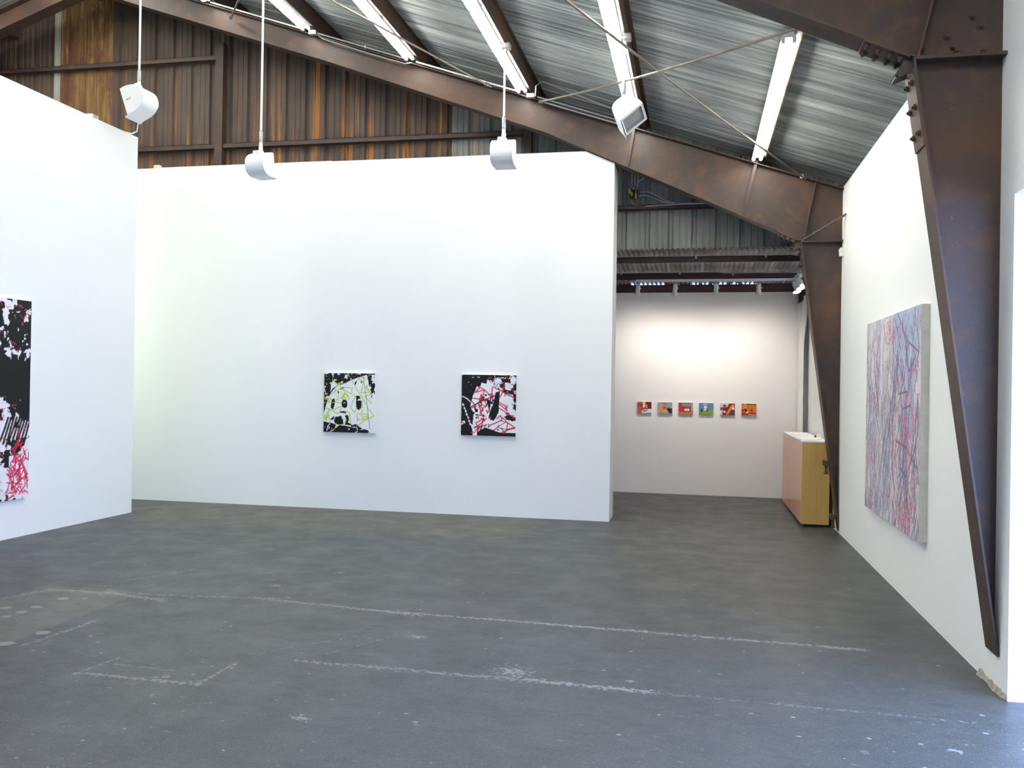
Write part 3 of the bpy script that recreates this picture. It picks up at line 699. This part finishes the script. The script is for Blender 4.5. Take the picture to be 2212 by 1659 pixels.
# ------------------------------------------------------------------ art: rasterised marks
def vnoise(U,V,sc,seed,oct=3):
    rs=np.random.RandomState(seed); out=np.zeros_like(U); amp=1; tot=0
    for o in range(oct):
        n=int(sc*2**o)+3; g=rs.rand(n+2,n+2)
        x=U*sc*2**o; y=V*sc*2**o; x=np.clip(x,0,n); y=np.clip(y,0,n)
        xi=x.astype(int); yi=y.astype(int); fx=x-xi; fy=y-yi; fx=fx*fx*(3-2*fx); fy=fy*fy*(3-2*fy)
        v=(g[yi,xi]*(1-fx)+g[yi,xi+1]*fx)*(1-fy)+(g[yi+1,xi]*(1-fx)+g[yi+1,xi+1]*fx)*fy
        out+=v*amp; tot+=amp; amp*=.5
    return out/tot
class Art:
    def __init__(s,w,h,nx,ny,bg,frame=None):
        s.w,s.h,s.nx,s.ny=w,h,nx,ny; s.frame=frame
        u=np.linspace(0,1,nx); v=np.linspace(0,1,ny); s.U,s.V=np.meshgrid(u,v)     # V=0 bottom
        s.C=np.ones((ny,nx,3))*np.array(bg)
    def cv(s,pts):                                              # pixel pts of a study frame -> uv
        x0,x1,yt,yb=s.frame; return [((x-x0)/(x1-x0),(yb-y)/(yb-yt)) for x,y in pts]
    def put(s,m,c,a=1.):
        m=(m*a)[...,None]; s.C=s.C*(1-m)+np.array(c)*m
    def inpoly(s,pts,wob=0,seed=1):
        U=s.U+(vnoise(s.U,s.V,14,seed)-.5)*wob; V=s.V+(vnoise(s.U,s.V,14,seed+50)-.5)*wob
        ins=np.zeros(U.shape,bool); n=len(pts)
        for i in range(n):
            x1,y1=pts[i]; x2,y2=pts[(i+1)%n]
            if y1==y2: continue
            c=((y1>V)!=(y2>V)) & (U<(x2-x1)*(V-y1)/(y2-y1)+x1); ins^=c
        return ins.astype(float)
    def poly(s,pts,c,wob=.03,seed=1,a=1.): s.put(s.inpoly(s.cv(pts),wob,seed),c,a)
    def line(s,pts,w,c,a=1.,uv=False):
        P=pts if uv else s.cv(pts); asp=s.h/s.w
        for (x1,y1),(x2,y2) in zip(P[:-1],P[1:]):
            dx,dy=x2-x1,(y2-y1)*asp; L=dx*dx+dy*dy+1e-12
            bx0,bx1=min(x1,x2)-w,max(x1,x2)+w; by0,by1=min(y1,y2)-w/asp,max(y1,y2)+w/asp
            i0=max(0,int(bx0*s.nx)-1); i1=min(s.nx,int(bx1*s.nx)+2); j0=max(0,int(by0*s.ny)-1); j1=min(s.ny,int(by1*s.ny)+2)
            if i1<=i0 or j1<=j0: continue
            U=s.U[j0:j1,i0:i1]; V=s.V[j0:j1,i0:i1]
            t=np.clip(((U-x1)*dx+(V-y1)*asp*dy)/L,0,1)
            d=np.hypot(U-x1-t*dx,(V-y1)*asp-t*dy); m=np.clip((w/2-d)/(w*.35)+.5,0,1)[...,None]*a
            s.C[j0:j1,i0:i1]=s.C[j0:j1,i0:i1]*(1-m)+np.array(c)*m
    def ell(s,x,y,rx,ry,c,wob=.15,seed=3):
        x0,x1,yt,yb=s.frame; u,v=s.cv([(x,y)])[0]; a=rx/(x1-x0); b=ry/(yb-yt)
        d=np.hypot((s.U-u)/a,(s.V-v)/b)+(vnoise(s.U,s.V,20,seed)-.5)*wob*2
        s.put((d<1).astype(float),c)
    def build(s,name,label,loc,face,depth,side,cat='painting',group=None):
        """face: 'y' looks to -y, 'x-' looks to -x, 'x+' looks to +x; loc = centre of the back"""
        t=thing(name,label,cat,loc,group)
        t.rotation_euler=(0,0,{'y':0,'x-':-math.pi/2,'x+':math.pi/2}[face])
        X=(s.U-.5)*s.w; Z=(s.V-.5)*s.h; Y=-np.ones_like(X)*(depth+.0006)
        co=np.stack([X,Y,Z],-1).reshape(-1,3); nx,ny=s.nx,s.ny
        ii=np.arange(nx*ny).reshape(ny,nx); q=np.stack([ii[:-1,:-1],ii[:-1,1:],ii[1:,1:],ii[1:,:-1]],-1).reshape(-1,4)
        me=bpy.data.meshes.new('painted_front'); me.vertices.add(len(co)); me.vertices.foreach_set('co',co.ravel())
        me.loops.add(q.size); me.loops.foreach_set('vertex_index',q.ravel().astype(np.int32))
        me.polygons.add(len(q)); me.polygons.foreach_set('loop_start',(np.arange(len(q))*4).astype(np.int32))
        me.update(calc_edges=True); me.validate()
        at=me.color_attributes.new('Col','FLOAT_COLOR','POINT')
        rgba=np.concatenate([np.clip(s.C,0,1)**2.2,np.ones((ny,nx,1))],-1).astype(np.float32); at.data.foreach_set('color',rgba.ravel())
        me.materials.append(M['painted']); o=bpy.data.objects.new('painted_front',me); col.objects.link(o); o.parent=t
        MB().box(-s.w/2,s.w/2,-depth,0,-s.h/2,s.h/2).build('stretched_canvas',M[side],t)
        return t
K=(.085,.09,.10); W=(.90,.90,.92); GR=(.66,.78,.10); RD=(.80,.13,.25)
rs=random.Random(11)
# --- black, white and green
A=Art(.712,.78,170,186,W,(205,1352,165,1478))
A.poly([(190,150),(1165,150),(1150,200),(880,290),(760,350),(480,462),(400,560),(340,650),(290,760),(240,940),(205,1060),(190,1060)],K,.02,1)
A.poly([(1168,165),(1365,165),(1365,640),(1300,600),(1285,720),(1240,590),(1200,360)],K,.03,2)
A.poly([(190,1240),(420,1285),(640,1325),(900,1365),(1100,1385),(1220,1420),(1250,1490),(190,1490)],K,.02,3)
n=vnoise(A.U,A.V,17,5,3); top=A.inpoly(A.cv([(190,150),(1165,150),(880,290),(480,462),(340,650),(240,940),(190,1060)]),.02,4)
A.put((n>.67).astype(float)*top,W,.9); n=vnoise(A.U,A.V,22,6,3); A.put((n>.76).astype(float)*top,GR,.8)
rt=A.inpoly(A.cv([(1190,190),(1365,190),(1365,760),(1280,740),(1230,560)]),.02,4); A.put((vnoise(A.U,A.V,20,8,3)>.50).astype(float)*rt,W)
bt=A.inpoly(A.cv([(190,1250),(1240,1400),(1250,1490),(190,1490)]),.02,4); A.put((vnoise(A.U,A.V,18,9,3)>.76).astype(float)*bt,W)
A.poly([(1290,780),(1365,760),(1365,1000),(1310,960)],W,.05,7); 
A.poly([(430,1450),(500,1250),(640,1270),(480,1380),(330,1480)],(.8,.85,.6),.05,8)
A.line([(290,1430),(300,1350),(350,1290)],.016,W)
A.poly([(620,330),(690,190),(720,300),(640,300)],W,.08,12)
A.poly([(360,470),(410,330),(520,440),(600,330),(640,350),(480,460),(340,560)],W,.06,13); A.line([(400,330),(520,420),(600,370)],.02,GR)
A.poly([(385,955),(355,940),(390,760),(430,715),(460,800),(450,880),(410,975)],K,.02,9)
A.ell(675,840,68,98,K); A.poly([(640,825),(690,800),(690,825),(650,835)],(.75,.8,.6),.02,3)
A.poly([(930,660),(1015,665),(1030,740),(1065,790),(1050,930),(1000,985),(945,935),(925,770)],K,.02,10)
A.poly([(950,770),(1000,720),(1060,760)],W,.0,3)
A.poly([(440,1250),(480,1140),(600,1110),(650,1200),(640,1310),(480,1290)],K,.04,11)
A.poly([(700,1090),(760,1080),(790,1180),(760,1260),(830,1290),(800,1330),(680,1310),(720,1200)],K,.05,12)
A.poly([(550,1045),(640,1010),(720,1030),(715,1055),(640,1050)],K,.04,13); A.poly([(370,1190),(440,1140),(450,1190),(410,1230)],K,.06,14)
A.poly([(800,1290),(940,1290),(1060,1360),(1060,1400),(820,1340)],K,.05,15)
A.poly([(885,440),(900,370),(970,310),(930,400)],K,.02,16); A.poly([(560,540),(610,460),(670,485),(600,520)],K,.05,17)
A.poly([(450,580),(465,535),(485,590)],K,.03,18); A.ell(530,590,16,30,K); A.ell(1050,350,20,30,K)
G=GR
for L in [[(840,340),(960,540),(1060,680),(1150,840)],[(350,660),(470,560),(560,520)],[(560,450),(680,590),(640,740),(590,720),(700,610),(760,680),(770,740)],[(600,580),(690,740),(740,650),(660,640),(610,720)],
  [(640,480),(840,485),(825,620),(640,530)],[(540,640),(520,760),(470,760)],[(300,830),(370,740),(320,720),(290,820),(600,820)],[(410,980),(600,905)],[(850,635),(930,690),(890,720),(810,920),(900,1035),(950,920)],
  [(1080,400),(1040,590),(1240,580),(1160,440),(1250,420)],[(1110,680),(1250,630)],[(1150,700),(1290,820)],[(1080,770),(1060,1080),(1110,1210),(1340,1100),(1190,920)],[(990,1060),(1210,1065),(1180,1170),(960,1190)],
  [(1110,1210),(1000,1310)],[(400,1000),(510,1065),(560,1045)],[(230,940),(390,985),(330,1000),(250,1200),(330,1100)],[(210,1080),(260,1230),(310,1080),(350,1240)],[(220,1180),(330,960)],[(680,1010),(790,1030),(820,1260)],
  [(980,280),(1080,370),(1130,250),(1000,270)],[(1130,460),(1230,580)],[(600,940),(560,1045)],[(950,1050),(980,1200),(960,1240)],[(1100,1130),(1180,1110),(1200,1170)],[(215,700),(270,760),(220,740)],[(640,1150),(720,1200),(660,1290)]]:
    A.line(L,.015,G)
A.line([(1085,240),(1120,470),(1170,780),(1250,1390)],.009,(.35,.36,.36)); A.line([(950,1000),(960,1360)],.008,(.8,.8,.8))
A.build('painting','square abstract painting in black and white with lime green lines',(-4.459,YC-.001,1.407),'y',.04,'canvas_white',group='square paintings on the centre wall')
# --- black, white and red
A=Art(.714,.775,170,186,W,(175,1375,195,1515)); W2=(.88,.88,.90)
A.poly([(170,185),(880,185),(900,250),(840,300),(740,300),(725,390),(610,368),(590,450),(500,450),(440,620),(400,760),(365,880),(440,1000),(435,1290),(380,1250),(430,1420),(430,1520),(170,1520)],K,.02,21)
A.poly([(930,560),(1025,535),(1010,700),(1000,1000),(960,1080),(890,1190),(770,1130),(800,1000),(870,830)],K,.02,22)
A.poly([(520,1520),(570,1420),(700,1335),(900,1395),(1060,1440),(1380,1440),(1380,1525)],K,.01,23)
rt=A.inpoly(A.cv([(740,190),(1380,190),(1380,1180),(1150,1150),(1120,560),(1000,530),(860,460),(730,380)]),.03,24)
nn=vnoise(A.U,A.V,11,25,4); A.put(((nn>.55)|(np.abs(nn-.44)<.026)).astype(float)*rt,K)
A.poly([(1120,740),(1230,690),(1330,780),(1200,900)],W2,.05,26); A.poly([(1130,900),(1380,960),(1380,1100),(1240,1060)],W2,.06,27)
A.poly([(1110,370),(1250,380),(1270,520),(1150,500)],W2,.06,28); A.poly([(1040,260),(1240,280),(1250,360),(1080,350)],K,.05,29)
A.poly([(1100,1080),(1200,1060),(1370,1140),(1360,1190),(1180,1150)],K,.05,30)
cn=A.inpoly(A.cv([(640,600),(900,640),(880,800),(760,1000),(780,1300),(470,1180),(440,1000),(520,700)]),.03,31); A.put((vnoise(A.U,A.V,22,32,2)>.62).astype(float)*cn,K)
for k in range(7): A.poly([(195+k*28,820+k*70),(225+k*28,835+k*70),(240+k*28,880+k*70),(200+k*28,870+k*70)],W2,.02,33+k)
A.line([(190,670),(290,710),(370,780)],.02,W2); A.poly([(180,1210),(250,1200),(255,1250),(185,1290)],W2,.02,44)
sp=A.inpoly(A.cv([(190,195),(600,195),(500,450),(400,700),(190,640)]),.03,45); A.put((vnoise(A.U,A.V,24,46,2)>.80).astype(float)*sp,(.6,.65,.6))
A.line([(470,1350),(560,1290),(540,1480)],.02,K); A.line([(600,1400),(640,1310),(560,1320)],.02,K)
for L in [[(540,450),(680,520),(470,580),(580,470)],[(680,520),(780,610)],[(670,540),(650,640),(560,800),(610,620),(640,740),(420,700)],[(390,890),(560,800),(860,660),(900,650)],[(850,460),(840,660),(890,640)],[(540,800),(610,1000),(560,830),(660,960),(600,1010)],
  [(660,900),(610,1010),(640,1080),(700,1090),(500,1060),(560,1120)],[(410,780),(500,880),(400,910)],[(870,450),(1000,520),(1330,680)],[(1110,400),(1080,560),(1030,660)],[(1010,820),(1180,960),(1160,880),(1030,790)],[(1010,910),(1240,1050),(1350,1120)],
  [(960,1140),(1040,1070),(1080,1160),(920,1240)],[(1080,1110),(1200,1220),(1350,1320),(1180,1370),(1200,1220)],[(1180,1370),(1140,1450),(1060,1340)],[(1080,1430),(1350,1320)],[(530,1230),(650,1150),(640,1270),(560,1380)],[(500,1230),(530,1310),(640,1230)],
  [(620,1130),(660,1220),(730,1140)],[(650,1290),(720,1290),(690,1320)],[(780,1260),(780,1330),(830,1270),(930,1240)],[(800,1120),(830,1170),(820,1110)],[(1140,205),(1210,290)],[(760,275),(820,250)],[(1290,470),(1340,610)],[(740,960),(750,1020),(790,970)],
  [(900,1390),(1010,1300),(990,1290)],[(180,1220),(240,1260)],[(400,1450),(470,1450)],[(500,1420),(560,1310)],[(700,780),(740,860),(690,900)],[(820,650),(870,690),(860,620)]]:
    A.line(L,.018,RD)
A.line([(590,800),(700,880),(780,780)],.012,K); A.line([(440,870),(590,780)],.018,K); A.line([(1000,1330),(1180,1370),(1360,1340)],.01,K); A.ell(990,1375,22,18,K)
A.line([(1030,1180),(1160,1210),(1000,1300)],.01,K); A.line([(820,700),(790,960)],.02,K); A.line([(780,640),(830,600)],.015,K)
A.build('painting','square abstract painting in black and white with red lines',(-2.573,YC-.001,1.412),'y',.04,'canvas_white',group='square paintings on the centre wall')
# --- large black painting on the left wall: only its right end is in frame
LW=1.96; LH=2.066; fr=(0,1,0,1)
A=Art(LW,LH,300,316,(.90,.88,.90),(0,1,0,1))
n=vnoise(A.U,A.V,34,60,4); A.put((n>.47).astype(float),K)
mid=np.exp(-((A.V-.60)/.10)**2); A.put((vnoise(A.U,A.V,22,61,3)+mid*.5>.56).astype(float),K)
lo=(A.V<.40)&(A.U>.60); 
A.put(lo.astype(float)*(vnoise(A.U,A.V,9,62,3)>.45),(.90,.88,.90))
A.put(((A.V<.22)&(A.U>.86)&(vnoise(A.U,A.V,12,66,2)<.62)).astype(float),(.90,.88,.91))
for k in range(9):
    x=.80+k*.020; A.line([(x,.30-(k%3)*.015),(x+.03,.36),(x+.05,.41)],.012,K,uv=True)
for k in range(300):
    x=rs.random(); y=rs.random()**1.25
    if .48<y<.68 and rs.random()<.9: continue
    a=rs.uniform(0,6.28); l=rs.uniform(.012,.03); A.line([(x,y),(x+l*math.cos(a),y+l*math.sin(a)),(x+l*math.cos(a)+.012,y+l*math.sin(a)-.012)],.004,(.80,.3,.42),uv=True,a=.8)
for k in range(70):
    x=rs.uniform(.87,1.0); y=rs.uniform(.02,.30); a=rs.uniform(0,6.28); l=rs.uniform(.03,.09); A.line([(x,y),(x+l*math.cos(a),y+l*math.sin(a))],.006,(.78,.14,.28),uv=True)
A.build('painting','large black and white painting with fine red scribbles on the left wall',(-6.906,7.98-LW/2,1.437),'x+',.04,'canvas_white')
# --- large grey violet painting on the right wall
RW=2.07; RH=1.745
A=Art(RW,RH,330,290,(.76,.75,.77),(0,1,0,1))
n=vnoise(A.U*1.6,A.V,8,70,4); A.put(np.clip((n-.35)*3,0,1),(.66,.65,.70),.7)
n=vnoise(A.U,A.V*.5,12,71,4); A.put((n>.56).astype(float),(.84,.82,.84),.6)
n=vnoise(A.U,A.V*.35,7,73,3); A.put(np.clip((n-.5)*5,0,1),(.58,.63,.75),.6)
blue=A.inpoly([(.55,1.0),(.96,1.0),(.93,.80),(.80,.62),(.66,.66),(.60,.85)],.06,72); A.put(blue,(.62,.68,.80),.75)
blue=A.inpoly([(.25,.0),(.45,.0),(.55,.45),(.45,.5)],.1,74); A.put(blue,(.60,.64,.74),.5)
for k in range(720):
    x=rs.random()**1.1; y=rs.random(); 
    pts=[(x,y)]
    for j in range(3): x+=rs.uniform(-.025,.025); y-=rs.uniform(.015,.05); pts.append((x,y))
    c=rs.choice([(.42,.38,.45),(.45,.40,.52),(.36,.34,.38),(.90,.89,.90),(.52,.42,.52)]); A.line(pts,rs.uniform(.003,.0055),c,uv=True,a=.8)
for k in range(46):
    x=rs.random(); y=rs.random(); s=rs.choice((-1,1)); pts=[(x,y)]
    for j in range(4): x+=s*rs.uniform(.01,.06); y-=rs.uniform(.05,.16); pts.append((x,y)); s=-s if rs.random()<.35 else s
    A.line(pts,.008,(.40,.33,.47),uv=True,a=.75)
for L in [[(.62,1),(.78,.86),(.97,.80),(.90,.72)],[(.70,.97),(.82,.72),(.92,.78)],[(.97,.82),(.90,.99)],[(.60,.80),(.72,.70),(.80,.60),(.86,.78)],[(.72,.55),(.86,.57)],[(.66,.62),(.80,.63)],[(.95,.40),(.80,.25),(.70,.28)],[(.62,.40),(.80,.38),(.97,.30)],[(.95,.08),(.90,.0)],[(.10,.72),(.22,.52),(.30,.42)],[(.3,.62),(.2,.40)],[(.5,.55),(.36,.30)],[(.64,.33),(.72,.45),(.68,.52)]]:
    A.line(L,.0085,(.36,.32,.45),uv=True,a=.7)
for k in range(250):
    b=rs.random(); x=rs.gauss(.80,.11) if b<.62 else rs.random(); y=rs.random() if b<.3 else rs.uniform(0,.60)
    if b>=.62 and rs.random()<.4: x=.42+rs.random()*.15; y=.75+rs.random()*.25
    a=rs.uniform(0,6.28); l=rs.uniform(.015,.04); A.line([(x,y),(x+l*math.cos(a),y+l*math.sin(a)),(x+l*math.cos(a+1.2),y+l*math.sin(a+1.2)*1.3)],.0048,(.78,.36,.44),uv=True,a=.7)
A.build('painting','large pale grey and violet painting of tangled lines on the right wall',(XR,6.875+RW/2,1.437),'x-',.058,'canvas')

# --- six small pictures on the far wall
def small(cx,cz,label,ops,bg):
    A=Art(.222,.18,46,38,bg,(0,100,0,80))
    for o in ops:
        if o[0]=='p': A.poly(o[1],o[2],.03,int(o[1][0][0]+1))
        elif o[0]=='e': A.ell(*o[1],o[2],.1)
        else: A.line(o[1],o[2],o[3])
    A.build('small_picture',label,(cx,14.069,cz),'y',.03,'paper','picture','six small pictures on the far wall')
sx=[-.79,-.466,-.146,.168,.493,.815]
OR=(.80,.36,.14); DR=(.42,.12,.18); GY=(.62,.64,.66)
small(sx[0],1.36,'small orange and red picture with a white car shape, leftmost of the six',[('p',[(60,0),(100,0),(100,60),(60,60)],DR),('p',[(0,12),(38,12),(38,34),(0,34)],(.50,.28,.35)),('e',(46,12,9,12),(.97,.82,.6)),('e',(46,30,8,9),(.98,.92,.8)),('p',[(30,50),(45,45),(60,60),(30,75)],DR),('p',[(30,80),(35,56),(72,52),(85,48),(100,50),(100,76),(60,80)],(.88,.88,.9)),('p',[(40,62),(72,58),(72,64),(40,70)],(.3,.25,.32)),('p',[(60,20),(72,20),(72,45),(60,45)],(.6,.6,.62))],(.78,.35,.20))
small(sx[1],1.36,'small grey and orange picture with a dark figure at its right, second from the left',[('p',[(0,30),(30,28),(30,60),(0,60)],(.86,.58,.25)),('e',(48,14,14,12),(.75,.42,.32)),('p',[(34,30),(56,32),(60,60),(40,55)],(.62,.30,.35)),('e',(48,62,18,14),(.86,.62,.30)),('p',[(60,48),(74,34),(100,46),(100,78),(80,76),(70,60)],(.22,.12,.16)),('e',(10,66,10,10),(.85,.6,.5)),('p',[(78,28),(100,32),(100,46),(84,40)],(.85,.55,.4))],(.55,.60,.62))
small(sx[2],1.36,'small red picture with white eyes shape, third from the left',[('p',[(0,16),(14,12),(32,40),(32,66),(0,66)],(.78,.14,.24)),('p',[(26,4),(86,4),(86,28),(26,24)],(.50,.55,.55)),('p',[(30,0),(80,0),(70,6),(34,6)],(.45,.12,.14)),('p',[(34,26),(86,28),(86,60),(34,60)],(.60,.20,.12)),('p',[(46,28),(80,28),(76,40),(46,40)],(.66,.34,.14)),('e',(50,50,10,8),(.92,.92,.94)),('e',(68,50,9,8),(.9,.9,.94)),('p',[(88,6),(100,6),(98,60),(88,60)],(.62,.64,.68)),('p',[(0,66),(100,66),(100,80),(0,80)],(.84,.46,.18))],(.50,.30,.28))
small(sx[3],1.36,'small picture of a white tower on green grass under blue sky',[('p',[(0,54),(100,54),(100,80),(0,80)],(.47,.60,.18)),('p',[(0,44),(100,44),(100,56),(0,56)],(.50,.52,.50)),('p',[(34,52),(40,16),(48,16),(54,52)],(.85,.80,.82)),('p',[(30,8),(58,8),(58,12),(30,12)],(.9,.8,.78)),('e',(20,52,7,12),(.22,.28,.34)),('e',(57,50,6,12),(.25,.30,.36)),('l',[(44,4),(44,50)],.03,(.75,.4,.42)),('e',(38,28,4,5),(.97,.97,.97)),('e',(50,28,4,5),(.97,.97,.97))],(.30,.52,.68))
small(sx[4],1.36,'small red picture crossed by an orange diagonal shape, fifth from the left',[('p',[(0,0),(60,0),(50,24),(0,30)],(.75,.74,.76)),('e',(30,18,12,8),(.55,.12,.25)),('p',[(0,26),(24,32),(20,50),(0,46)],(.75,.14,.34)),('p',[(0,48),(18,50),(14,80),(0,80)],(.80,.82,.84)),('p',[(40,70),(56,44),(76,10),(98,6),(94,30),(70,52),(52,80),(42,80)],(.84,.54,.16)),('p',[(80,44),(100,44),(100,80),(84,80)],(.25,.28,.30)),('e',(86,28,10,5),(.95,.7,.6)),('e',(30,58,7,8),(.85,.84,.8)),('e',(90,38,10,4),(.95,.95,.95))],(.48,.16,.20))
small(sx[5],1.36,'small orange and maroon picture with a black and white shape, rightmost of the six',[('p',[(0,0),(100,0),(100,8),(0,6)],(.28,.12,.16)),('e',(22,20,11,20),(.86,.50,.30)),('p',[(0,40),(16,38),(16,52),(0,54)],(.45,.14,.26)),('p',[(18,34),(30,34),(46,58),(24,56)],(.16,.15,.2)),('p',[(26,60),(44,50),(50,64),(40,66)],(.85,.85,.8)),('p',[(40,20),(48,10),(60,48),(48,50)],(.70,.42,.14)),('p',[(60,40),(70,34),(80,50),(66,52)],(.4,.12,.22)),('p',[(0,56),(40,66),(70,56),(100,62),(100,80),(0,80)],(.70,.20,.10)),('l',[(50,74),(96,78)],.04,(.9,.85,.85))],(.80,.46,.15))

# assumed unseen light behind the left wall, greenish, added to brighten the centre wall
pa=bpy.data.lights.new('assumed_passage_light','AREA'); pa.shape='RECTANGLE'; pa.size=.5; pa.size_y=3.2; pa.energy=42; pa.color=(.86,1.,.72)
po=bpy.data.objects.new('assumed_passage_light',pa); col.objects.link(po); po.location=(-8.9,8.9,2.7)
po.rotation_euler=(Vector((-6.4,10.87,2.6))-Vector(po.location)).to_track_quat('-Z','Y').to_euler()
# ------------------------------------------------------------------ sky and camera
wld=bpy.data.worlds.new('sky'); scene.world=wld; wld.use_nodes=True
bg=wld.node_tree.nodes['Background']; bg.inputs[0].default_value=(.43,.59,1.0,1); bg.inputs[1].default_value=12.5
pl=bpy.data.lights.new('doorway_portal','AREA'); pl.shape='RECTANGLE'; pl.size=5.6; pl.size_y=2.7; pl.cycles.is_portal=True
po=bpy.data.objects.new('doorway_portal',pl); col.objects.link(po); po.location=(2.12,2.33,1.37); po.rotation_euler=(0,R(90),0); po.rotation_euler=(R(90),0,R(90))

cam=bpy.data.cameras.new('camera'); co=bpy.data.objects.new('camera',cam); col.objects.link(co); scene.camera=co
yaw,pitch,roll,F=0.2069,0.0035,0.0163,1889.07
f=Vector((-math.sin(yaw)*math.cos(pitch),math.cos(yaw)*math.cos(pitch),math.sin(pitch)))
r=Vector((math.cos(yaw),math.sin(yaw),0)); u=r.cross(f)
r2=r*math.cos(roll)+u*math.sin(roll); u2=-r*math.sin(roll)+u*math.cos(roll)
Mx=Matrix((r2,u2,-f)).transposed().to_4x4(); Mx.translation=(0,0,1.65); co.matrix_world=Mx
cam.sensor_width=36; cam.lens=F*36/2212; cam.clip_start=.05

vs=scene.view_settings; vs.view_transform='Standard'; vs.look='None'; vs.gamma=1; vs.use_curve_mapping=False; vs.exposure=0.28
